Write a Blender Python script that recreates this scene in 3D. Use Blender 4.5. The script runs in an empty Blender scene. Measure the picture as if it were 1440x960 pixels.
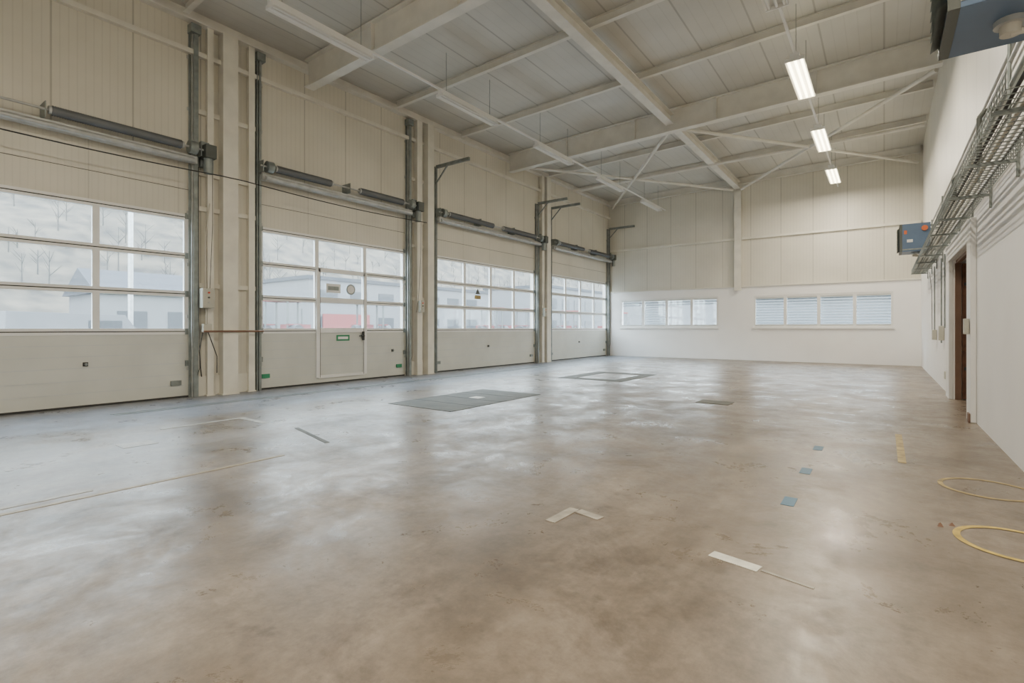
import bpy, math, random
from mathutils import Vector, Matrix
random.seed(4)
C = bpy.context
XL, XR, YB, YF = -9.75, 0.94, 20.5, -5.0
def ceil_z(x): return 6.72 + (x - XL) / (XR - XL) * 0.22

# ------------------------------------------------------------ materials
def new_mat(name):
    m = bpy.data.materials.new(name); m.use_nodes = True
    nt = m.node_tree
    return m, nt, nt.nodes['Principled BSDF']
def simple(name, col, rough=0.5, metal=0.0, var=0.12, scale=3.0, bump=0.0, emit=None, es=0):
    m, nt, b = new_mat(name)
    b.inputs['Roughness'].default_value = rough
    b.inputs['Metallic'].default_value = metal
    tc = nt.nodes.new('ShaderNodeTexCoord')
    n = nt.nodes.new('ShaderNodeTexNoise'); n.inputs['Scale'].default_value = scale; n.inputs['Detail'].default_value = 6
    nt.links.new(tc.outputs['Object'], n.inputs['Vector'])
    r = nt.nodes.new('ShaderNodeValToRGB')
    r.color_ramp.elements[0].position = 0.3; r.color_ramp.elements[1].position = 0.7
    r.color_ramp.elements[0].color = (*[c * (1 - var) for c in col], 1)
    r.color_ramp.elements[1].color = (*[min(1, c * (1 + var * 0.5)) for c in col], 1)
    nt.links.new(n.outputs['Fac'], r.inputs['Fac']); nt.links.new(r.outputs['Color'], b.inputs['Base Color'])
    if bump:
        bp = nt.nodes.new('ShaderNodeBump'); bp.inputs['Strength'].default_value = bump; bp.inputs['Distance'].default_value = 0.01
        n2 = nt.nodes.new('ShaderNodeTexNoise'); n2.inputs['Scale'].default_value = scale * 12
        nt.links.new(tc.outputs['Object'], n2.inputs['Vector'])
        nt.links.new(n2.outputs['Fac'], bp.inputs['Height']); nt.links.new(bp.outputs['Normal'], b.inputs['Normal'])
    if emit:
        b.inputs['Emission Color'].default_value = (*emit, 1); b.inputs['Emission Strength'].default_value = es
        m.cycles.emission_sampling = 'NONE'
    return m
def panel_mat(name, col, axis, period, seam=0.012, micro=0.1, darken=0.75, rough=0.45):
    """sheet-metal sandwich panel: seams every `period` m along axis + fine micro ribs (bump)"""
    m, nt, b = new_mat(name); N = nt.nodes; L = nt.links
    b.inputs['Roughness'].default_value = rough
    tc = N.new('ShaderNodeTexCoord'); sp = N.new('ShaderNodeSeparateXYZ'); L.new(tc.outputs['Object'], sp.inputs[0])
    def M(op, a, bb=None):
        q = N.new('ShaderNodeMath'); q.operation = op
        for i, v in enumerate((a, bb)):
            if v is None: continue
            if isinstance(v, (int, float)): q.inputs[i].default_value = v
            else: L.new(v, q.inputs[i])
        return q.outputs[0]
    c = sp.outputs[axis]
    pp = M('PINGPONG', c, period / 2)
    line = M('LESS_THAN', pp, seam)
    mic = M('PINGPONG', c, micro / 2)
    micl = M('LESS_THAN', mic, 0.008)
    n = N.new('ShaderNodeTexNoise'); n.inputs['Scale'].default_value = 0.8; n.inputs['Detail'].default_value = 7
    L.new(tc.outputs['Object'], n.inputs['Vector'])
    r = N.new('ShaderNodeValToRGB')
    r.color_ramp.elements[0].position = 0.3; r.color_ramp.elements[1].position = 0.75
    r.color_ramp.elements[0].color = (*[v * 0.85 for v in col], 1); r.color_ramp.elements[1].color = (*col, 1)
    L.new(n.outputs['Fac'], r.inputs['Fac'])
    mx = N.new('ShaderNodeMixRGB'); mx.blend_type = 'MULTIPLY'
    mx.inputs['Color2'].default_value = (darken, darken, darken, 1)
    L.new(M('MAXIMUM', line, M('MULTIPLY', micl, 0.25)), mx.inputs['Fac']); L.new(r.outputs['Color'], mx.inputs['Color1'])
    L.new(mx.outputs['Color'], b.inputs['Base Color'])
    bp = N.new('ShaderNodeBump'); bp.inputs['Strength'].default_value = 0.4; bp.inputs['Distance'].default_value = 0.01
    L.new(M('SUBTRACT', 0, M('ADD', line, M('MULTIPLY', micl, 0.4))), bp.inputs['Height']); L.new(bp.outputs['Normal'], b.inputs['Normal'])
    return m

m_wallpanel = panel_mat('beige_cladding_y', (0.75, 0.715, 0.615), 1, 1.0, darken=.68)
m_backpanel = panel_mat('beige_cladding_x', (0.75, 0.72, 0.63), 0, 1.0, darken=.7)
m_ceil = panel_mat('ceiling_panel', (0.66, 0.645, 0.595), 0, 1.0, seam=0.016, micro=0.2, darken=0.70)
m_doorpanel = panel_mat('door_panel_beige', (0.74, 0.71, 0.615), 1, 1.22, seam=0.008, micro=0.08, darken=0.82)
m_steel_beige = simple('painted_steel_beige', (0.76, 0.735, 0.65), 0.45)
m_beam = simple('painted_beam', (0.75, 0.73, 0.67), 0.45, var=0.1)
m_white = simple('white_plaster', (0.91, 0.905, 0.895), 0.7, var=0.04, scale=1.0, bump=0.15)
m_trim = simple('white_frame', (0.82, 0.82, 0.80), 0.4, var=0.05)
m_alu = simple('aluminium_frame', (0.58, 0.60, 0.58), 0.4, var=0.08)
m_doorlow = simple('door_section_grey', (0.62, 0.63, 0.58), 0.4, var=0.08, scale=1.5)
m_galv = simple('galvanised_steel', (0.27, 0.30, 0.29), 0.45, metal=0.4, var=0.25, scale=8)
m_galvl = simple('galvanised_light', (0.48, 0.49, 0.48), 0.4, metal=0.3, var=0.2, scale=8)
m_spring = simple('spring_steel', (0.17, 0.18, 0.19), 0.5, metal=0.4)
m_rubber = simple('black_rubber', (0.03, 0.03, 0.03), 0.6)
m_dark = simple('dark_motor', (0.09, 0.10, 0.09), 0.5)
m_pipe = simple('pipe_beige', (0.60, 0.57, 0.49), 0.5)
m_brownpipe = simple('rusty_pipe', (0.20, 0.11, 0.07), 0.6)
m_box = simple('control_box_grey', (0.48, 0.47, 0.40), 0.5)
m_heater = simple('heater_blue_grey', (0.10, 0.16, 0.26), 0.4, var=0.15)
m_red = simple('red_paint', (0.60, 0.06, 0.03), 0.5)
m_orange = simple('orange_label', (0.62, 0.14, 0.04), 0.5)
m_tred = simple('tractor_red', (0.19, 0.012, 0.008), 0.6)
m_green = simple('sign_green', (0.03, 0.25, 0.12), 0.5)
m_paper = simple('paper_white', (0.85, 0.85, 0.82), 0.6)
m_yellow = simple('yellow_paint', (0.55, 0.40, 0.09), 0.6, var=0.4, scale=12)
m_yfaint = simple('yellow_paint_worn', (0.40, 0.30, 0.12), 0.6, var=0.45, scale=12)
m_blue = simple('blue_tape', (0.06, 0.16, 0.25), 0.55, var=0.2)
m_tape = simple('white_tape', (0.70, 0.69, 0.61), 0.55, var=0.2, scale=14)
m_tapef = simple('white_paint_worn', (0.36, 0.33, 0.275), 0.5, var=0.3, scale=14)
m_yworn2 = simple('yellow_line_ghost', (0.32, 0.26, 0.16), 0.5, var=0.3, scale=14)
m_plate = simple('pit_plate', (0.10, 0.097, 0.075), 0.65, var=0.3, scale=4)
m_tube = simple('fluorescent_tube_on', (1, .95, .8), 0.4, emit=(1.0, 0.88, 0.58), es=14)
m_tubeoff = simple('fluorescent_tube_off', (0.85, 0.85, 0.82), 0.3, var=0.02)
m_asphalt = simple('yard_asphalt', (0.10, 0.10, 0.10), 0.9, var=0.2, scale=0.3)
m_grass = simple('grass', (0.045, 0.075, 0.02), 0.9, var=0.4, scale=0.8)
m_hill = simple('winter_hillside', (0.088, 0.070, 0.047), 0.95, var=0.8, scale=0.5)
m_bld = simple('building_render', (0.135, 0.135, 0.135), 0.8)
m_roof = simple('building_roof', (0.028, 0.03, 0.036), 0.8)
m_bark = simple('bare_tree_bark', (0.045, 0.04, 0.03), 0.9)
m_bwin = simple('building_window', (0.012, 0.016, 0.02), 0.4)
m_brick = simple('brick_dark', (0.13, 0.055, 0.03), 0.8, var=0.5, scale=9)
m_slat = simple('blind_slat', (0.22, 0.24, 0.26), 0.4, var=0.04)

def glass_mat(name, haze, col=(0.95, 1, 1)):
    m = bpy.data.materials.new(name); m.use_nodes = True; nt = m.node_tree; nt.nodes.clear()
    o = nt.nodes.new('ShaderNodeOutputMaterial'); t = nt.nodes.new('ShaderNodeBsdfTransparent')
    t.inputs[0].default_value = (*col, 1)
    tr = nt.nodes.new('ShaderNodeBsdfTranslucent'); tr.inputs[0].default_value = (.9, .95, 1, 1)
    g = nt.nodes.new('ShaderNodeBsdfGlossy'); g.inputs['Roughness'].default_value = 0.05
    a = nt.nodes.new('ShaderNodeMixShader'); a.inputs[0].default_value = haze
    b = nt.nodes.new('ShaderNodeMixShader'); b.inputs[0].default_value = 0.05
    nt.links.new(t.outputs[0], a.inputs[1]); nt.links.new(tr.outputs[0], a.inputs[2])
    nt.links.new(a.outputs[0], b.inputs[1]); nt.links.new(g.outputs[0], b.inputs[2]); nt.links.new(b.outputs[0], o.inputs[0])
    return m
m_glass = glass_mat('acrylic_pane', 0.035)

def floor_material():
    m, nt, b = new_mat('worn_concrete_floor'); N = nt.nodes; L = nt.links
    tc = N.new('ShaderNodeTexCoord')
    def noise(s, d=8, rgh=0.6, dist=0.0, vec=None):
        n = N.new('ShaderNodeTexNoise'); n.inputs['Scale'].default_value = s; n.inputs['Detail'].default_value = d
        n.inputs['Roughness'].default_value = rgh; n.inputs['Distortion'].default_value = dist
        L.new(vec or tc.outputs['Object'], n.inputs['Vector']); return n.outputs['Fac']
    def ramp(f, p0, c0, p1, c1):
        r = N.new('ShaderNodeValToRGB'); r.color_ramp.elements[0].position = p0; r.color_ramp.elements[1].position = p1
        r.color_ramp.elements[0].color = (*c0, 1); r.color_ramp.elements[1].color = (*c1, 1); L.new(f, r.inputs[0]); return r.outputs[0]
    def mix(f, a, c, t='MIX'):
        x = N.new('ShaderNodeMixRGB'); x.blend_type = t
        for i, v in enumerate((f, a, c)):
            if isinstance(v, tuple): x.inputs[i].default_value = (*v, 1)
            elif isinstance(v, (int, float)): x.inputs[i].default_value = v
            else: L.new(v, x.inputs[i])
        return x.outputs[0]
    base = ramp(noise(0.7, 14, 0.72, 0.3), 0.36, (0.125, 0.098, 0.073), 0.64, (0.29, 0.24, 0.19))
    fine = ramp(noise(18, 8, 0.75), 0.3, (0.78,) * 3, 0.7, (1.14,) * 3)
    c = mix(1.0, base, fine, 'MULTIPLY')
    st = ramp(noise(1.4, 12, 0.75, 0.5), 0.50, (1, 1, 1), 0.70, (0.60, 0.58, 0.56))
    c = mix(1.0, c, st, 'MULTIPLY')
    st2 = ramp(noise(4.2, 6, 0.6), 0.64, (1, 1, 1), 0.74, (0.62, 0.61, 0.60))
    c = mix(.9, c, st2, 'MULTIPLY')
    mp = N.new('ShaderNodeMapping'); mp.inputs['Scale'].default_value = (2.2, 0.35, 1); mp.inputs['Rotation'].default_value = (0, 0, .9); L.new(tc.outputs['Object'], mp.inputs[0])
    sc = ramp(noise(1.6, 8, 0.7, 0.4, mp.outputs[0]), 0.42, (0.90, 0.89, 0.88), 0.64, (1.10, 1.10, 1.10))
    c = mix(1.0, c, sc, 'MULTIPLY')
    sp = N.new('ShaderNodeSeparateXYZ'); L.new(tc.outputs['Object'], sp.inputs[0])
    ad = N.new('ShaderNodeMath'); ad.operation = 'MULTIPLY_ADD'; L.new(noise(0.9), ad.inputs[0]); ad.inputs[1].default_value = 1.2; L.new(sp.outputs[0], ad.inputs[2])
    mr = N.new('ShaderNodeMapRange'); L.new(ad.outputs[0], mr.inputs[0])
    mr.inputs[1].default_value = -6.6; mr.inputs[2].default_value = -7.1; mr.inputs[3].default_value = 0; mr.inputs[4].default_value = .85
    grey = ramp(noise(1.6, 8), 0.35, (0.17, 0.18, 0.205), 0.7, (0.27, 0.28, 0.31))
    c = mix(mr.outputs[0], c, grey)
    L.new(c, b.inputs['Base Color'])
    rr = N.new('ShaderNodeMapRange'); L.new(noise(1.5, 14, 0.78, 0.3), rr.inputs[0])
    rr.inputs[1].default_value = 0.38; rr.inputs[2].default_value = 0.62; rr.inputs[3].default_value = 0.24; rr.inputs[4].default_value = 0.50
    L.new(rr.outputs[0], b.inputs['Roughness'])
    bp = N.new('ShaderNodeBump'); bp.inputs['Strength'].default_value = 0.12; bp.inputs['Distance'].default_value = 0.01
    L.new(noise(5, 10, .65), bp.inputs['Height']); L.new(bp.outputs[0], b.inputs['Normal'])
    return m
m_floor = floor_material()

# ------------------------------------------------------------ mesh builder
class MB:
    def __init__(s): s.v = []; s.f = []; s.mi = []; s.mats = []; s.sm = []
    def m(s, mat):
        if mat not in s.mats: s.mats.append(mat)
        return s.mats.index(mat)
    def add(s, vs, fs, mat, smooth=False):
        o = len(s.v); s.v += [tuple(v) for v in vs]; k = s.m(mat)
        for f in fs: s.f.append([i + o for i in f]); s.mi.append(k); s.sm.append(smooth)
        return s
    def box(s, x0, x1, y0, y1, z0, z1, mat):
        x0, x1 = sorted((x0, x1)); y0, y1 = sorted((y0, y1)); z0, z1 = sorted((z0, z1))
        vs = [(x0,y0,z0),(x1,y0,z0),(x1,y1,z0),(x0,y1,z0),(x0,y0,z1),(x1,y0,z1),(x1,y1,z1),(x0,y1,z1)]
        return s.add(vs, [(0,3,2,1),(4,5,6,7),(0,1,5,4),(1,2,6,5),(2,3,7,6),(3,0,4,7)], mat)
    def frame(s, p0, p1, up=Vector((0, 0, 1))):
        p0 = Vector(p0); p1 = Vector(p1); d = (p1 - p0).normalized()
        if abs(d.dot(up)) > 0.99: up = Vector((1, 0, 0))
        r = d.cross(up).normalized(); u = r.cross(d).normalized()
        return p0, p1, d, r, u
    def bar(s, p0, p1, w, h, mat):
        p0, p1, d, r, u = s.frame(p0, p1)
        vs = []
        for p in (p0, p1):
            for a, b in ((-1,-1),(1,-1),(1,1),(-1,1)): vs.append(p + r*(a*w/2) + u*(b*h/2))
        return s.add(vs, [(0,3,2,1)[::-1],(4,5,6,7)[::-1],(0,1,5,4)[::-1],(1,2,6,5)[::-1],(2,3,7,6)[::-1],(3,0,4,7)[::-1]], mat)
    def ibeam(s, p0, p1, w, h, tf, tw, mat):
        p0, p1, d, r, u = s.frame(p0, p1)
        s.bar(p0 + u*(h/2 - tf/2), p1 + u*(h/2 - tf/2), w, tf, mat)
        s.bar(p0 - u*(h/2 - tf/2), p1 - u*(h/2 - tf/2), w, tf, mat)
        return s.bar(p0, p1, tw, h - 2*tf, mat)
    def cyl(s, p0, p1, rad, mat, n=12, rad2=None):
        p0, p1, d, r, u = s.frame(p0, p1); rad2 = rad if rad2 is None else rad2
        vs = []
        for p, q in ((p0, rad), (p1, rad2)):
            for i in range(n):
                a = 2*math.pi*i/n; vs.append(p + r*math.cos(a)*q + u*math.sin(a)*q)
        s.add(vs, [(i, (i+1) % n, n+(i+1) % n, n+i) for i in range(n)], mat, True)
        return s.add(vs, [tuple(range(n))[::-1], tuple(range(n, 2*n))], mat)
    def path(s, pts, rad, mat, n=8):
        for a, b in zip(pts[:-1], pts[1:]): s.cyl(a, b, rad, mat, n)
        return s
    def spring(s, p0, p1, rad, mat, pitch=0.028, n=14):
        p0, p1, d, r, u = s.frame(p0, p1); Lh = (p1-p0).length; k = max(2, int(Lh/pitch))*2
        vs = []
        for j in range(k+1):
            q = rad*(1.0 if j % 2 else 0.84); p = p0 + d*(Lh*j/k)
            for i in range(n):
                a = 2*math.pi*i/n; vs.append(p + r*math.cos(a)*q + u*math.sin(a)*q)
        fs = [(j*n+i, j*n+(i+1) % n, (j+1)*n+(i+1) % n, (j+1)*n+i) for j in range(k) for i in range(n)]
        return s.add(vs, fs, mat, True)
    def obj(s, name, parent=None, bevel=0):
        me = bpy.data.meshes.new(name); me.from_pydata(s.v, [], s.f)
        for mt in s.mats: me.materials.append(mt)
        me.polygons.foreach_set('material_index', s.mi); me.polygons.foreach_set('use_smooth', s.sm); me.update()
        o = bpy.data.objects.new(name, me); C.collection.objects.link(o)
        if parent: o.parent = parent
        if bevel:
            b = o.modifiers.new('bevel', 'BEVEL'); b.width = bevel; b.segments = 2; b.limit_method = 'ANGLE'
        return o
def empty(name):
    e = bpy.data.objects.new(name, None); C.collection.objects.link(e); return e

# ------------------------------------------------------------ room shell
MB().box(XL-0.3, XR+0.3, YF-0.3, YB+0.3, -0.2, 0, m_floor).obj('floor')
b = MB()
z0, z1 = ceil_z(XL-.3), ceil_z(XR+.3)
b.add([(XL-.3,YF-.3,z0),(XR+.3,YF-.3,z1),(XR+.3,YB+.3,z1),(XL-.3,YB+.3,z0),
       (XL-.3,YF-.3,z0+.2),(XR+.3,YF-.3,z1+.2),(XR+.3,YB+.3,z1+.2),(XL-.3,YB+.3,z0+.2)],
      [(0,3,2,1),(4,5,6,7),(0,1,5,4),(1,2,6,5),(2,3,7,6),(3,0,4,7)], m_ceil)
b.obj('ceiling')
DOORS = [(-0.05, 3.82, 3), (5.06, 8.77, 3), (9.83, 14.67, 4), (15.65, 20.3, 4)]
DH = 4.1
b = MB(); ycur = YF
for (a, c, n) in DOORS:
    b.box(XL-.2, XL, ycur, a, 0, DH, m_wallpanel); ycur = c
b.box(XL-.2, XL, ycur, YB, 0, DH, m_wallpanel)
b.box(XL-.2, XL, YF, YB, DH, 6.74, m_wallpanel)
b.obj('wall_left')
WB = 2.73
WINS = [(-9.17, -5.15, 1.22, 2.42), (-3.89, 0.24, 1.22, 2.38)]
b = MB(); xc = XL-.2
for (a, c, zb, zt) in WINS:
    b.box(xc, a, YB-0.05, YB+.25, 0, WB, m_white)
    b.box(a, c, YB-0.05, YB+.25, 0, zb, m_white); b.box(a, c, YB-0.05, YB+.25, zt, WB, m_white); xc = c
b.box(xc, XR+.25, YB-0.05, YB+.25, 0, WB, m_white)
b.box(XL-.2, XR+.25, YB, YB+.2, WB, 6.98, m_backpanel)
b.obj('wall_back')
MB().box(XL-.2, XR+.25, YF-.25, YF, 0, 6.9, m_white).obj('wall_front')
b = MB()
OY0, OY1, OH = 9.0, 11.3, 2.33
b.box(XR, XR+.25, YF, OY0, 0, 2.9, m_white); b.box(XR, XR+.25, OY1, YB, 0, 2.9, m_white)
b.box(XR, XR+.25, OY0, OY1, OH, 2.9, m_white)
m_upright = panel_mat('upper_cladding_right', (0.82, 0.80, 0.73), 1, 1.0, darken=0.75)
b.box(XR+.04, XR+.25, YF, YB, 2.9, 6.98, m_upright)
b.obj('wall_right')
b = MB()
b.box(XR+.25, 3.2, OY0-.6, OY0-.5, 0, 2.6, m_brick); b.box(XR+.25, 3.2, OY1+.9, OY1+1.0, 0, 2.6, m_brick)
b.box(3.1, 3.2, OY0-.5, OY1+.9, 0, 2.6, m_brick); b.box(XR+.25, 3.2, OY0-.6, OY1+1, 2.5, 2.6, m_brick)
b.box(XR+.25, 3.2, OY0-.6, OY1+1, -.1, 0, m_plate)
b.obj('wall_side_room')
b = MB()
b.box(XR-.06, XR-.001, OY0-.38, OY0, 0, 2.60, m_trim); b.box(XR-.06, XR-.001, OY1, OY1+.5, 0, 2.60, m_trim)
b.box(XR-.06, XR-.001, OY0, OY1, OH, 2.60, m_trim)
b.box(XR-.08, XR-.061, OY0-.40, OY0-.25, 0, 0.12, m_brownpipe)
b.obj('trim_1', bevel=0.008)
b = MB()
b.box(XR+.03, XR+.08, OY0+.02, OY1-.02, OH-.05, OH, m_brownpipe)
b.box(XR+.02, XR+.10, OY1-.06, OY1-.005, 0, OH-.05, m_brownpipe)
b.box(XR+.11, XR+1.0, OY1-.07, OY1-.02, .02, OH-.06, m_brick)
for z in (0.5, 1.2, 1.9): b.box(XR+.13, XR+.98, OY1-.085, OY1-.07, z, z+.05, m_rubber)
b.cyl((XR+.9, OY1-.12, 1.05), (XR+.78, OY1-.12, 1.05), .012, m_galvl); b.cyl((XR+.9, OY1-.12, 1.05), (XR+.9, OY1-.07, 1.05), .012, m_galvl)
b.obj('door_5')

# ------------------------------------------------------------ windows in back wall
for wi, (a, c, zb, zt) in enumerate(WINS):
    root = empty('window_%d' % (wi+1)); b = MB(); fw = .06; y0, y1 = YB-.04, YB+.03
    b.box(a, c, y0, y1, zb, zb+fw, m_trim); b.box(a, c, y0, y1, zt-fw, zt, m_trim)
    b.box(a-.03, c+.03, YB-.10, YB-.05, zb-.05, zb, m_trim)
    n = 4; w = (c-a)/n
    for i in range(n+1):
        x = a + i*w; hw = .05 if 0 < i < n else .06
        b.box(max(a, x-hw), min(c, x+hw), y0, y1, zb+fw, zt-fw, m_trim)
    for i in range(n):
        x0, x1 = a+i*w+.05, a+(i+1)*w-.05
        b.box(x0, x1, y0+.01, y0+.035, zb+fw, zb+fw+.05, m_alu); b.box(x0, x1, y0+.01, y0+.035, zt-fw-.05, zt-fw, m_alu)
    b.obj('frame', root)
    MB().box(a+.05, c-.05, YB-.005, YB+.002, zb+fw, zt-fw, m_glass).obj('glass', root)
    b = MB(); z = zb+.08
    while z < zt-.08:
        for i in range(n):
            if wi == 0 and i != 1 and z < zt-.30: continue
            x0, x1 = a+i*w+.06, a+(i+1)*w-.06
            b.bar((x0, YB+.10, z), (x1, YB+.10, z), .07, .006, m_slat)
            b.v[-8:] = [(x, y, zz + (y-(YB+.10))*0.8) for (x, y, zz) in b.v[-8:]]
        z += .095
    b.obj('blind_slats', root)

# ------------------------------------------------------------ sectional doors
ROWS = [1.14, 1.79, 2.45, 3.12]
def sectional_door(k, y0, y1, n, wicket, springs, toptype):
    root = empty('door_%d' % k)
    xf, xb = XL-.03, XL-.08
    b = MB()
    for (za, zc) in ((0.03, .585), (.60, 1.10)):
        b.box(xb, xf, y0, y1, za, zc, m_doorlow)
        nr = 3
        for j in range(1, nr): b.box(xf, xf+.004, y0+.06, y1-.06, za+(zc-za)*j/nr-.006, za+(zc-za)*j/nr+.006, m_alu)
    b.box(xb, xf-.004, y0, y1, .585, .60, m_alu)
    b.box(xb, xf, y0, y1, 0.0, .03, m_rubber)
    for (za, zc) in ((3.17, 3.60), (3.61, DH)):
        b.box(xb, xf, y0, y1, za, zc, m_doorpanel)
    b.box(xb, xf-.01, y0, y1, 3.60, 3.61, m_rubber)
    w = (y1-y0)/n
    for z in ROWS:
        b.box(xb, xf+.01, y0, y1, z-.05, z-.008, m_trim); b.box(xb, xf+.01, y0, y1, z+.008, z+.05, m_trim)
        b.box(xb, xf, y0, y1, z-.008, z+.008, m_rubber)
    for r in range(3):
        za, zc = ROWS[r]+.05, ROWS[r+1]-.05
        for i in range(n+1):
            y = y0+i*w; hw = .045 if 0 < i < n else .07
            b.box(xb, xf+.008, max(y0, y-hw), min(y1, y+hw), za, zc, m_trim)
    for yy in (y0+.03, y1-.03):
        for z in (.59, 1.14, 1.79, 2.45, 3.14):
            b.box(xf+.005, xf+.03, yy-.03, yy+.03, z-.05, z+.05, m_galv)
    if wicket:
        a, c = y0+w*1.02, y0+w*2.0
        for yy in (a, c): b.box(xf, xf+.035, yy-.045, yy+.045, .14, 2.48, m_trim)
        b.box(xf, xf+.035, a, c, 2.40, 2.49, m_trim); b.box(xf, xf+.03, a, c, .12, .18, m_trim)
        b.box(xf+.035, xf+.037, a+.035, a+.045, .14, 2.44, m_rubber); b.box(xf+.035, xf+.037, c-.045, c-.035, .14, 2.44, m_rubber)
        b.box(xf+.01, xf+.03, a, c, 1.10, 1.2, m_trim); b.box(xf+.01, xf+.03, a, c, 1.76, 1.86, m_trim)
        b.box(xf+.035, xf+.05, c-.09, c-.03, .92, 1.12, m_rubber)
        b.cyl((xf+.08, c-.20, 1.02), (xf+.08, c-.05, 1.02), .012, m_rubber)
    ym = y0+w*1.9 if not wicket else y1-.4
    b.box(xf, xf+.02, ym-.03, ym+.03, .62, .68, m_rubber); b.cyl((xf+.02, ym, .65), (xf+.05, ym, .65), .02, m_galv)
    for yy in (y0+.12, y1-.2): b.box(xf, xf+.03, yy-.08, yy+.08, .22, .30, m_green if wicket else m_galv)
    b.obj('leaf', root)
    MB().box(XL-.058, XL-.052, y0+.04, y1-.04, 1.17, 3.09, m_glass).obj('glazing', root)
    b = MB(); top = {'hi': 6.45, 'lo': 5.5}[toptype]
    for sgn, y in ((-1, y0-.05), (1, y1+.05)):
        b.box(XL+.015, XL+.025, y-.07, y+.07, 0.0, top, m_galv)
        b.box(XL+.025, XL+.10, y+sgn*.05-.008, y+sgn*.05+.008, 0, top, m_galv)
        b.box(XL+.10, XL+.108, y-.02, y+.055 if sgn > 0 else y+.02, 0, top, m_galv)
        b.box(XL+.045, XL+.075, y-.02-sgn*.02, y+.02-sgn*.02, .0, top-.05, m_galvl)
        z = .5
        while z < top:
            b.box(XL+.002, XL+.015, y-.09, y+.09, z-.03, z+.03, m_galvl); z += .9
        if toptype == 'lo':
            b.box(XL+.10, XL+1.25, y-.03, y+.03, top-.04, top+.04, m_galv)
            b.bar((XL+.06, y, top-.45), (XL+.5, y, top-.02), .03, .03, m_galv)
        else:
            b.box(XL+.002, XL+.16, y-.08, y+.08, top-.15, top, m_galv)
    b.obj('track', root)
    zs, xs = 4.27, XL+.26
    b = MB()
    b.cyl((xs, y0-.12, zs), (xs, y1+.32, zs), .018, m_galvl)
    for (sa, sc) in springs: 
        b.spring((xs, sa, zs), (xs, sc, zs), .075, m_spring)
        for q in (sa, sc): b.cyl((xs, q-.03, zs), (xs, q+.03, zs), .06, m_galvl)
    for q in (y0+.05, y1-.05): b.cyl((xs, q-.06, zs), (xs, q+.06, zs), .11, m_galv, 18)
    nb = 3 if n == 4 else 2
    for i in range(nb+1):
        q = y0-.08+(y1-y0+.16)*i/nb
        b.box(XL+.003, xs+.03, q-.006, q+.006, zs-.11, zs+.11, m_galv)
    b.box(XL+.10, XL+.20, y0-.05, y1+.05, zs-.24, zs-.12, m_galvl)
    b.cyl((XL+.22, y0, zs-.2), (XL+.22, y1, zs-.2), .045, m_galvl)
    b.obj('torsion_shaft', root)
    b = MB()
    b.box(XL+.12, XL+.36, y1+.12, y1+.30, zs-.13, zs+.10, m_dark)
    b.cyl((XL+.24, y1+.21, zs-.38), (XL+.24, y1+.21, zs-.13), .075, m_galv, 16)
    b.box(XL+.02, XL+.12, y1+.14, y1+.28, zs-.25, zs+.2, m_galv)
    b.obj('operator_motor', root, bevel=.01)
    b = MB()
    pts = [(XL+.30, y1+.25, zs-.1), (XL+.28, y1+.26, 3.0), (XL+.20, y1+.25, 1.9), (XL+.14, y1+.24, 1.6)]
    b.path(pts, .005, m_rubber, 6)
    b.path([(XL+.12, y1+.10, 4.0), (XL+.13, y1+.10, 1.5), (XL+.12, y1+.12, .5), (XL+.10, y1+.08, .35)], .005, m_rubber, 6)
    b.obj('operator_cable', root)
    return root
sectional_door(1, *DOORS[0], False, [(1.95, 3.6)], 'hi')
sectional_door(2, *DOORS[1], True, [(5.25, 6.45), (7.2, 8.45)], 'hi')
sectional_door(3, *DOORS[2], False, [(10.1, 12.0), (12.5, 14.3)], 'lo')
sectional_door(4, *DOORS[3], False, [(15.9, 17.7), (18.2, 20.0)], 'lo')

def sign(name, y, z, w, h, mat, x=XL+.012, ins=None):
    b = MB(); b.box(x-.004, x, y-w/2, y+w/2, z-h/2, z+h/2, mat)
    if ins: b.box(x, x+.002, y-w*.38, y+w*.38, z-h*.22, z+h*.22, ins)
    return b.obj(name)
sign('exit_sign', 6.95, .98, .34, .13, m_green, XL-.02, m_paper)
sign('notice_sign', 6.70, 2.07, .36, .2, m_paper, XL-.016, m_galv)
b = MB(); b.cyl((XL-.02, 7.15, 2.07), (XL-.012, 7.15, 2.07), .12, m_galv, 24); b.cyl((XL-.012, 7.15, 2.07), (XL-.009, 7.15, 2.07), .09, m_paper, 24); b.obj('round_sign')
b = MB(); b.add([(XL-.012, 11.50, 2.20), (XL-.012, 11.72, 2.20), (XL-.012, 11.61, 2.38)], [(0, 1, 2)], m_dark)
b.box(XL-.016, XL-.012, 11.47, 11.75, 2.06, 2.17, m_yfaint); b.obj('warning_sign')

# ------------------------------------------------------------ columns & girts, left wall
def column(y, w, d=.2):
    b = MB(); zt = 6.5
    b.box(XL+.002, XL+d, y-w/2, y+w/2, 0.0, zt, m_steel_beige)
    b.box(XL+d, XL+d+.012, y-w/2-.012, y+w/2+.012, 0, zt, m_steel_beige)
    b.box(XL+.002, XL+d+.03, y-w/2-.03, y+w/2+.03, 0, .02, m_steel_beige)
    return b.obj('steel_column')
column(4.42, .24); column(9.12, .15, .14); column(9.46, .20); column(14.97, .12, .14); column(15.25, .22); column(4.85, .09, .1); column(4.02+.1, .08, .1)
b = MB()
for (a, c) in ((-5, .0), (3.9, 5.0), (8.86, 9.75), (14.8, 15.55)):
    for z in (1.95, 3.3, 3.92, 5.0):
        if a < 0 and z < 4: continue
        b.box(XL+.002, XL+.05, a+.02, c-.02, z-.04, z+.04, m_steel_beige)
b.obj('trim_2')
MB().box(XL+.002, XL+.09, YF, YB-.01, 5.95, 6.03, m_steel_beige).obj('trim_3')
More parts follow.
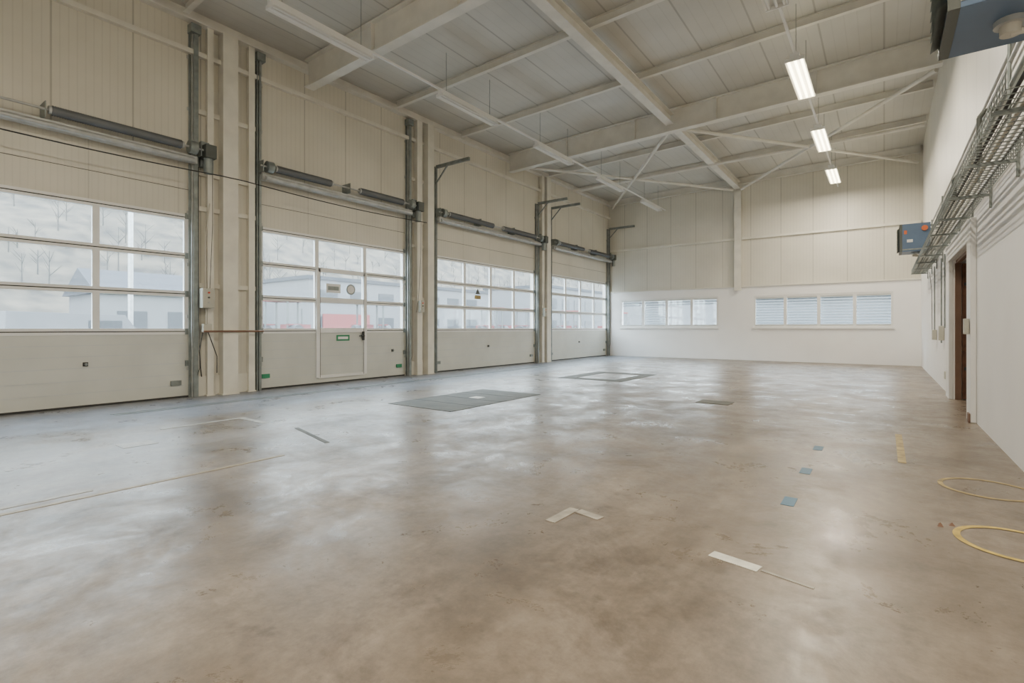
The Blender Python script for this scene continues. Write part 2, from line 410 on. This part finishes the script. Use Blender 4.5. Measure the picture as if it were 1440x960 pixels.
b = MB(); b.box(XL+.002, XL+.16, YF, YB-.01, 6.5, 6.53, m_beam); b.box(XL+.002, XL+.03, YF, YB-.01, 6.53, 6.72, m_beam); b.obj('eaves_beam')
b = MB()
for (a, c) in ((3.95, 4.98), (8.88, 9.72), (14.8, 15.55)): b.box(XL+.003, XL+.03, a, c, 0.001, .35, m_steel_beige)
b.obj('baseboard_left')
def wallbox(name, y, z, w, h, d=.12, mat=m_box, x=XL+.205, knob=True):
    b = MB(); b.box(x, x+d, y-w/2, y+w/2, z-h/2, z+h/2, mat)
    if knob:
        for i in range(3): b.cyl((x+d, y, z+h*.28-i*h*.25), (x+d+.015, y, z+h*.28-i*h*.25), .016, (m_red, m_dark, m_galvl)[i], 12)
    return b.obj(name, bevel=.008)
wallbox('door_control_box', 4.03, 1.72, .2, .34, .14, x=XL+.115)
wallbox('junction_box', 4.03, 1.2, .14, .14, .1, x=XL+.115, knob=False)
wallbox('door_control_box', 9.12, 1.75, .14, .3, .1, x=XL+.155)
wallbox('door_control_box', 14.97, 1.75, .12, .3, .1, x=XL+.155)
b = MB(); b.path([(XL+.16, 4.03, 1.545), (XL+.16, 4.03, 1.28)], .012, m_pipe)
b.path([(XL+.16, 3.97, 1.12), (XL+.2, 3.9, .8), (XL+.2, 3.92, .5), (XL+.12, 3.97, .35)], .008, m_rubber)
b.path([(XL+.16, 4.06, 1.12), (XL+.17, 4.2, .7), (XL+.17, 4.2, .4)], .008, m_rubber)
b.path([(XL+.13, 4.03, 1.9), (XL+.13, 4.03, 2.8), (XL+.13, 4.1, 3.4)], .010, m_pipe); b.obj('wall_cable')
MB().path([(XL+.25, 3.95, 1.14), (XL+.25, 5.0, 1.14)], .018, m_brownpipe).obj('copper_pipe')
b = MB(); pts = []
for i in range(41):
    y = -4.9 + 14.0*i/40; s = ((y+5) % 4.7)/4.7; pts.append((XL+.42, y, 3.86-.06*math.sin(math.pi*s)))
b.path(pts, .010, m_rubber, 6); b.obj('overhead_cable')

# ------------------------------------------------------------ roof structure
for y in (-1.0, 6.0, 13.0):
    za, zb = ceil_z(XL)-.30, ceil_z(XR)-.30
    b = MB(); b.ibeam((XL+.16, y, za), (XR-.02, y, zb), .20, .58, .03, .02, m_beam)
    for i in range(1, 5):
        x = XL+.16+(XR-XL-.2)*i/5; zz = ceil_z(x)-.3
        b.box(x-.006, x+.006, y-.09, y+.09, zz-.26, zz+.26, m_beam)
    b.obj('roof_beam')
b = MB(); b.ibeam((XL+.02, YB-.10, ceil_z(XL)-.13), (XR-.02, YB-.10, ceil_z(XR)-.13), .14, .24, .015, .01, m_beam); b.obj('roof_beam')
for y in (1.3, 3.7, 8.35, 10.7, 15.3, 17.7, -3.2):
    b = MB(); b.ibeam((XL+.17, y, ceil_z(XL)-.085), (XR-.02, y, ceil_z(XR)-.085), .09, .16, .012, .01, m_beam); b.obj('roof_purlin')
XM = -4.42
for (a, c) in ((YF, -1.12), (-.88, 5.88), (6.12, 12.88), (13.12, YB-.18)):
    b = MB(); zz = ceil_z(XM)-.31; b.ibeam((XM, a, zz), (XM, c, zz), .20, .26, .02, .014, m_beam); b.obj('ridge_beam')
b = MB(); b.box(XM-.10, XM+.10, YB-.16, YB-.052, 2.73, 6.3, m_steel_beige); b.box(XM-.12, XM+.12, YB-.18, YB-.16, 2.6, 6.3, m_steel_beige); b.obj('steel_column')
b = MB(); b.box(XL+.02, XM-.13, YB-.08, YB-.002, 4.5, 4.58, m_steel_beige); b.box(XM+.13, XR-.01, YB-.08, YB-.002, 4.5, 4.58, m_steel_beige)
b.box(XL+.02, XM-.13, YB-.10, YB-.052, WB-.002, WB+.04, m_steel_beige); b.box(XM+.13, XR-.01, YB-.10, YB-.052, WB-.002, WB+.04, m_steel_beige)
b.obj('trim_4')
zc = 6.36
for (x0, x1) in ((XL+.3, XM-.15), (XM+.15, XR-.1)):
    b = MB(); b.cyl((x0, 13.2, zc), (x1, YB-.25, zc), .045, m_beam, 10); b.cyl((x0, YB-.25, zc-.01), (x1, 13.2, zc-.01), .045, m_beam, 10)
    b.obj('wind_bracing')
b = MB(); b.cyl((XL+.3, 16.8, zc), (XR-.1, 16.8, zc+.06), .05, m_beam, 10); b.obj('wind_bracing')

# ------------------------------------------------------------ lights
def strip(x, y, lit, wide):
    root = empty('fluorescent_light'); z = 5.84; L = 1.8; b = MB()
    hw = .15 if wide else .09
    b.box(x-hw*.5, x+hw*.5, y, y+L, z+.03, z+.10, m_trim)
    vs = [(x-hw*.5, y, z+.03), (x-hw, y, z-.03), (x-hw, y+L, z-.03), (x-hw*.5, y+L, z+.03)]
    b.add(vs, [(0, 1, 2, 3)], m_trim); b.add([(2*x-a, q, w) for a, q, w in vs], [(3, 2, 1, 0)], m_trim)
    for yy in (y, y+L-.02): b.box(x-hw, x+hw, yy, yy+.02, z-.03, z+.029, m_trim)
    if not wide: b.box(x-.012, x+.012, y+.02, y+L-.02, z-.03, z+.03, m_trim)
    b.obj('housing', root)
    b = MB(); tm = m_tube if lit else m_tubeoff
    for dx in ((-.10, 0, .10) if wide else (-.045, .045)): b.cyl((x+dx, y+.03, z-.005), (x+dx, y+L-.03, z-.005), .018, tm, 10)
    b.obj('tubes', root)
    b = MB()
    for yy in (y+.2, y+L-.2): b.cyl((x, yy, z+.15), (x, yy, ceil_z(x)-.005), .005, m_galv, 6)
    b.obj('suspension_wires', root)
    if lit:
        l = bpy.data.lights.new('lamp', 'AREA'); l.shape = 'RECTANGLE'; l.size = .05; l.size_y = 1.7; l.energy = 165; l.color = (1, .90, .74)
        lo = bpy.data.objects.new('lamp', l); lo.location = (x, y+L/2, z-.03); C.collection.objects.link(lo); lo.parent = root
for y in (.35, 3.84, 7.32, 10.8, 14.3, 17.85, -3.1): strip(-7.15, y, False, False)
for y, lit in ((-3.9, True), (-.5, True), (2.95, True), (6.4, False), (9.95, True), (13.75, True), (17.4, True)): strip(-1.25, y, lit, True)  # lit strips before the unlit one: out of view, added as fill light
for x in (-7.15, -1.25):
    b = MB(); b.box(x-.02, x+.02, YF+.1, YB-.2, 5.945, 5.98, m_trim); b.obj('lighting_rail')

# ------------------------------------------------------------ right wall equipment
def heater(y0):
    root = empty('unit_heater'); x0, x1, z0, z1 = .27, .80, 2.86, 3.46; y1 = y0+.62
    b = MB(); b.box(x0+.05, x1, y0, y1, z0, z1, m_heater)
    b.box(x0+.05, x1, y0-.006, y0, z0+.03, z0+.06, m_galv); b.obj('casing', root, bevel=.012)
    b = MB()
    b.box(x0, x0+.05, y0, y0+.025, z0, z1, m_dark); b.box(x0, x0+.05, y1-.025, y1, z0, z1, m_dark)
    b.box(x0, x0+.05, y0+.025, y1-.025, z0, z0+.025, m_dark); b.box(x0, x0+.05, y0+.025, y1-.025, z1-.025, z1, m_dark)
    for i in range(8):
        z = z0+.07+i*.065
        b.add([(x0-.04, y0+.03, z-.03), (x0+.045, y0+.03, z+.02), (x0+.045, y1-.03, z+.02), (x0-.04, y1-.03, z-.03)], [(0, 1, 2, 3)], m_galv)
    b.obj('louvres', root)
    b = MB()
    b.cyl((.70, y0-.05, z0+.48), (.70, y0, z0+.48), .055, m_orange, 16); b.box(.40, .50, y0-.008, y0-.001, z0+.2, z0+.26, m_paper)
    b.box(.35, .40, y0-.01, y0-.001, z0+.38, z0+.46, m_orange)
    b.cyl((.55, y0+.3, z0-.03), (.55, y0+.3, z0), .07, m_galvl, 18); b.cyl((.55, y0+.3, z0-.08), (.55, y0+.3, z0-.03), .045, m_pipe, 14)
    b.path([(.55, y0+.3, z0-.07), (.7, y0+.3, z0-.07), (.86, y0+.3, z0-.07)], .02, m_pipe)
    b.obj('connections', root)
    b = MB()
    for yy in (y0+.06, y1-.1):
        b.box(x1, XR-.002, yy, yy+.04, z0+.05, z0+.09, m_galv); b.box(x1, XR+.03, yy, yy+.04, z1-.08, z1-.04, m_galv)
    b.obj('bracket', root)
heater(3.5); heater(14.0)
b = MB(); ta, tb, tz = 4.3, 17.5, 2.66; xa, xb2 = .60, .90
for x in (xa, xa+.075, xa+.15, xa+.225, xb2): b.cyl((x, ta, tz), (x, tb, tz), .004, m_galv, 5)
for x in (xa, xb2):
    for z in (tz+.05, tz+.10): b.cyl((x, ta, z), (x, tb, z), .004, m_galv, 5)
y = ta
while y < tb:
    b.path([(xa, y, tz+.10), (xa, y, tz), (xb2, y, tz), (xb2, y, tz+.10)], .004, m_galv, 4); y += .10
y = ta+.4
while y < tb:
    b.box(xa-.02, XR-.002, y-.015, y+.015, tz-.03, tz-.006, m_galv); b.box(XR-.02, XR-.002, y-.02, y+.02, tz-.16, tz+.16, m_galv)
    y += 1.4
for i, x in enumerate((.66, .70, .74, .80, .84)): b.cyl((x, ta-.2, tz+.02), (x, tb, tz+.02), (.012, .009, .014, .011, .01)[i], (m_rubber, m_galv, m_pipe, m_galvl, m_rubber)[i], 6)
b.obj('cable_tray')
b = MB()
for (x, z, r, mt, y0, y1) in ((.90, 2.98, .016, m_galv, 4.6, 13.8), (.91, 3.12, .012, m_pipe, 4.5, 13.7), (.90, 3.34, .018, m_galv, 4.6, 13.6), (.92, 3.7, .016, m_galvl, 3, 16), (.90, 3.55, .018, m_galvl, 2, 14)):
    b.cyl((x, y0, z), (x, y1, z), r, mt, 8)
for (y, za, zb) in ((6.2, 2.98, 3.7), (8.0, 2.9, 3.4), (12.6, 2.8, 3.7), (15.2, 2.8, 3.7)): b.cyl((.89, y, za), (.89, y, zb), .014, m_galv, 8)
b.path([(.86, 4.4, 3.2), (.89, 4.9, 3.34)], .018, m_galv)
b.path([(.90, 6.8, 3.34), (.80, 6.8, 3.34), (.76, 6.8, 3.28), (.76, 6.8, 2.85)], .022, m_dark)
b.path([(.90, 9.5, 3.34), (.84, 9.5, 3.34), (.80, 9.5, 3.30), (.80, 9.5, 3.05)], .03, m_dark)
b.obj('conduit_pipes')
b = MB()
for y, zb in ((12.2, .4), (12.6, 1.2), (13.3, .9), (15.0, 1.1)): b.path([(.925, y, 2.6), (.925, y, zb)], .012, m_galv, 8)
b.path([(.92, 16.5, 2.6), (.92, 15.8, 2.1), (.92, 15.6, 1.0)], .006, m_rubber, 6)
b.obj('wall_conduit')
wallbox('light_switch_box', 8.72, 1.22, .12, .20, .05, m_box, x=XR-.115, knob=False)
wallbox('power_socket_box', 12.9, 1.1, .16, .28, .08, m_box, x=XR-.085, knob=False)
wallbox('power_socket_box', 14.6, 1.05, .14, .22, .08, m_box, x=XR-.085, knob=False)
wallbox('thermostat_box', 12.0, .35, .12, .14, .06, m_box, x=XR-.065, knob=False)

# ------------------------------------------------------------ floor markings / plates
def flat(name, pts, mat, z=.003):
    b = MB(); n = len(pts); b.add([(x, y, z) for x, y in pts]+[(x, y, 0.0005) for x, y in pts],
        [tuple(range(n))]+[(i, i+n, (i+1) % n+n, (i+1) % n) for i in range(n)], mat); return b.obj(name)
def rect(name, x0, x1, y0, y1, mat, z=.003): return flat(name, [(x0, y0), (x1, y0), (x1, y1), (x0, y1)], mat, z)
def line(name, p, q, w, mat):
    p = Vector(p); q = Vector(q); d = (q-p).normalized(); n = Vector((-d.y, d.x))*w/2
    return flat(name, [tuple(p-n), tuple(q-n), tuple(q+n), tuple(p+n)], mat)
def ring(name, cx, cy, r, w, mat, a0=0, a1=360):
    b = MB(); n = 48; vs = []
    for i in range(n+1):
        a = math.radians(a0+(a1-a0)*i/n)
        vs += [(cx+(r-w/2)*math.cos(a), cy+(r-w/2)*math.sin(a), .003), (cx+(r+w/2)*math.cos(a), cy+(r+w/2)*math.sin(a), .003)]
    b.add(vs, [(2*i, 2*i+1, 2*i+3, 2*i+2) for i in range(n)], mat); return b.obj(name)
b = MB(); b.box(-6.35, -5.0, 5.35, 7.7, 0.0005, .006, m_plate)
for i in range(1, 4): b.box(-6.35, -5.0, 5.35+i*.59-.006, 5.35+i*.59+.006, .006, .008, m_rubber)
b.obj('floor_pit_cover')
b = MB()
b.box(-6.35, -4.7, 10.55, 10.85, .0005, .006, m_plate); b.box(-6.35, -4.7, 12.4, 12.7, .0005, .006, m_plate)
b.box(-6.35, -6.0, 10.85, 12.4, .0005, .006, m_plate); b.box(-5.0, -4.7, 10.85, 12.4, .0005, .006, m_plate)
b.obj('floor_pit_cover')
rect('drain_cover', -2.45, -1.95, 8.35, 8.75, m_plate, .006)
rect('drain_cover', -5.75, -5.55, 6.6, 6.8, m_tape, .0085)
line('white_floor_tape', (-.742, 2.81), (-.50, 2.765), .075, m_tape)
line('white_floor_tape', (-.49, 2.76), (-.26, 2.71), .02, m_tapef)
line('white_floor_tape', (-1.67, 2.68), (-1.66, 2.97), .07, m_tapef)
line('white_floor_tape', (-1.62, 2.95), (-1.44, 2.91), .07, m_tapef)
for y in (3.97, 4.9, 5.9): rect('blue_floor_tape', -.57, -.49, y-.1, y+.1, m_blue)
ring('yellow_floor_circle', .60, 3.92, .26, .034, m_yellow, 20, 330)
ring('yellow_floor_circle', .62, 5.15, .27, .032, m_yfaint, 30, 350)
rect('yellow_floor_line', .10, .16, 5.7, 7.2, m_yfaint)
rect('yellow_floor_line', -4.60, -4.55, .3, 2.6, m_yworn2)
rect('white_floor_line', -4.75, -4.70, -1, 1.2, m_tapef)
rect('white_floor_line', -6.95, -6.88, 2.4, 3.4, m_tapef)
rect('white_floor_line', -6.35, -6.1, 1.8, 2.1, m_tapef)
rect('white_floor_line', -6.88, -6.3, 3.3, 3.38, m_tapef)
line('rubber_skid_mark', (-5.7, 3.4), (-4.7, 3.15), .05, m_plate)
b = MB(); b.box(-8.66, -8.62, 2.4, 13.5, .0005, .006, m_galv); b.box(-8.54, -8.50, 2.4, 13.5, .0005, .006, m_galv); b.obj('floor_guide_rail')
b = MB()
for (a, c, n) in DOORS: b.box(XL-.2, XL-.085, a+.01, c-.01, .0005, .004, m_galv)
b.obj('door_threshold')
b = MB()
for i in range(5):
    x, y, s = .30+random.uniform(-.04, .04), 4.05+random.uniform(-.04, .04), random.uniform(.008, .018)
    b.add([(x-s, y-s, .0), (x+s, y-s*.6, .0), (x+s*.7, y+s, .0), (x-s, y+s*.8, .0), (x, y, s*1.2)], [(0, 1, 4), (1, 2, 4), (2, 3, 4), (3, 0, 4)], m_brownpipe)
b.obj('debris_crumbs')

# ------------------------------------------------------------ outside
MB().box(-200, 150, -120, 200, -.35, -.21, m_asphalt).obj('ground')
b = MB(); b.box(-35.4, -24, -60, 17, -.2, -.15, m_grass); b.obj('lawn')
b = MB(); nx, ny = 14, 50; vs = []
for i in range(nx):
    for j in range(ny):
        x = -50-i*6; y = -120+j*7
        vs.append((x, y, -.3+min(i, 9)*3.6+random.uniform(-.7, .7)*(i > 0)))
b.add(vs, [(i*ny+j, i*ny+j+1, (i+1)*ny+j+1, (i+1)*ny+j) for i in range(nx-1) for j in range(ny-1)], m_hill, True)
for k in range(900):
    i = random.uniform(1, 8.9); x = -50-i*6; y = random.uniform(-60, 190); z = -.3+i*3.6-.5; h = random.uniform(2.0, 4.5)
    b.cyl((x, y, z), (x, y, z+h), .07, m_bark, 4, .02)
    for q in range(6):
        a = random.uniform(0, 6.28); zz = z+h*random.uniform(.35, .85)
        b.cyl((x, y, zz), (x+math.cos(a)*h*.25, y+math.sin(a)*h*.25, zz+h*.28), .035, m_bark, 3, .01)
b.obj('hillside')
def building(x0, x1, y0, y1, h, stripes, gable=False):
    b = MB(); b.box(x0, x1, y0, y1, -.2, h, m_bld)
    if gable:
        xm = (x0+x1)/2; b.add([(x0-.3, y0-.3, h), (x1+.3, y0-.3, h), (x1+.3, y1+.3, h), (x0-.3, y1+.3, h), (xm, y0-.3, h+1.6), (xm, y1+.3, h+1.6)],
              [(0, 1, 4), (2, 3, 5), (1, 2, 5, 4), (3, 0, 4, 5), (0, 3, 2, 1)], m_roof)
    else: b.box(x0-.15, x1+.15, y0-.15, y1+.15, h, h+.25, m_roof)
    y = y0+.8
    while y < y1-1.8:
        for (za, zb) in stripes: b.box(x1, x1+.04, y, y+1.5, za, zb, m_bwin)
        y += 2.6
    b.obj('neighbour_building')
building(-42, -36, 9.5, 15, 3.2, [(1, 2.2)], True)
building(-48, -42, -2, 3.2, 5.5, [(1, 2.2), (3.5, 4.6)], True)
building(-40, -32, 20, 40, 4.6, [(.6, 2.0), (3, 3.9)])
building(-36, -28, 44, 80, 5.4, [(.6, 2.0), (3.2, 4.3)])
building(-22, 18, 48, 56, 5, [(1, 2)])
b = MB(); b.cyl((-23, 7.0, -.2), (-23, 7.0, 6.5), .09, m_galvl, 8); b.cyl((-23, 7.0, 6.4), (-21.8, 7.0, 6.6), .06, m_galvl, 8); b.obj('street_lamp')
def tractor(x, y, rot):
    b = MB()
    b.box(-.35, .35, .2, 1.9, .7, 1.35, m_tred); b.box(-.30, .30, 1.9, 2.0, .75, 1.25, m_dark)
    b.box(-.55, .55, -.9, .2, .6, 1.1, m_tred)
    for sx in (-.5, .5):
        for yy in (-.85, .15): b.bar((sx, yy, 1.1), (sx, yy, 2.35), .07, .07, m_dark)
        b.cyl((sx*1.15, -.55, .55), (sx*1.75, -.55, .55), .78, m_rubber, 20); b.cyl((sx*1.76, -.55, .55), (sx*1.8, -.55, .55), .4, m_tred, 16)
        b.cyl((sx*1.0, 1.45, .22), (sx*1.5, 1.45, .22), .45, m_rubber, 18); b.cyl((sx*1.51, 1.45, .22), (sx*1.54, 1.45, .22), .22, m_tred, 14)
        b.box(sx*1.1-.12*(sx < 0), sx*1.1+.12*(sx > 0), -1.1, .15, 1.3, 1.36, m_tred)
    b.box(-.6, .6, -.95, .25, 2.35, 2.45, m_tred); b.cyl((.2, 1.2, 1.35), (.2, 1.2, 2.1), .04, m_dark, 8)
    o = b.obj('tractor'); o.location = (x, y, .02); o.rotation_euler = (0, 0, rot)
for x, y, r in ((-22, 12.6, .6), (-21, 16.4, 1.2), (-20.5, 19.5, .9), (-20, 25, 1.0), (-19.5, 28, 1.3), (-19, 33, .8), (-18, 39, 1.1)): tractor(x, y, r)
b = MB(); b.box(-31.9, -31.8, 21, 25, -.2, 2.2, m_tred); b.obj('red_gate')
def van(x, y, rot):
    b = MB(); prof = [(-2.2, .35), (2.2, .35), (2.25, .9), (1.5, 1.15), (1.0, 1.85), (-2.15, 1.9)]
    vs = [(-.85, p, q) for p, q in prof]+[(.85, p, q) for p, q in prof]; n = len(prof)
    b.add(vs, [tuple(range(n))[::-1], tuple(range(n, 2*n))]+[(i, (i+1) % n, (i+1) % n+n, i+n) for i in range(n)], m_bld)
    for s in (-1, 1):
        b.box(s*.851, s*.86, -.1, .9, 1.15, 1.65, m_bwin)
        for yy in (-1.4, 1.4): b.cyl((s*.7, yy, .33), (s*.9, yy, .33), .34, m_rubber, 18)
    b.add([(-.7, 1.49, 1.2), (.7, 1.49, 1.2), (.7, 1.06, 1.8), (-.7, 1.06, 1.8)], [(0, 1, 2, 3)], m_bwin)
    o = b.obj('parked_van', bevel=.03); o.location = (x, y, -.2); o.rotation_euler = (0, 0, rot)
van(-22, 5.2, .2); van(-21, 9.6, 1.0); van(-22, 46, .3)

# ------------------------------------------------------------ world + portals
w = bpy.data.worlds.new('World'); C.scene.world = w; w.use_nodes = True
nt = w.node_tree; bg = nt.nodes['Background']
tc = nt.nodes.new('ShaderNodeTexCoord'); sp = nt.nodes.new('ShaderNodeSeparateXYZ'); rp = nt.nodes.new('ShaderNodeValToRGB')
nt.links.new(tc.outputs['Generated'], sp.inputs[0]); nt.links.new(sp.outputs[2], rp.inputs[0]); nt.links.new(rp.outputs[0], bg.inputs[0])
rp.color_ramp.elements[0].color = (.93, .97, 1, 1); rp.color_ramp.elements[1].color = (.66, .80, 1, 1)
bg.inputs[1].default_value = 16.0
def portal(loc, rot, sx, sy):
    l = bpy.data.lights.new('daylight_portal', 'AREA'); l.shape = 'RECTANGLE'; l.size = sx; l.size_y = sy
    l.cycles.is_portal = True
    o = bpy.data.objects.new('daylight_portal', l); o.location = loc; o.rotation_euler = rot; C.collection.objects.link(o)
for (a, c, n) in DOORS: portal((XL-.12, (a+c)/2, 2.13), (0, math.radians(-90), 0), 2.0, c-a)
for (a, c, zb, zt) in WINS: portal(((a+c)/2, YB+.2, (zb+zt)/2), (math.radians(-90), 0, 0), c-a, zt-zb)

# ------------------------------------------------------------ camera
cam = bpy.data.cameras.new('camera'); co = bpy.data.objects.new('camera', cam); C.collection.objects.link(co)
cam.sensor_width = 36; cam.lens = 715/1440*36; cam.shift_y = -19/1440; cam.clip_start = .05; cam.clip_end = 500
co.location = (0, 0, 1.2); co.rotation_euler = (math.radians(90), 0, math.radians(36.2))
C.scene.camera = co
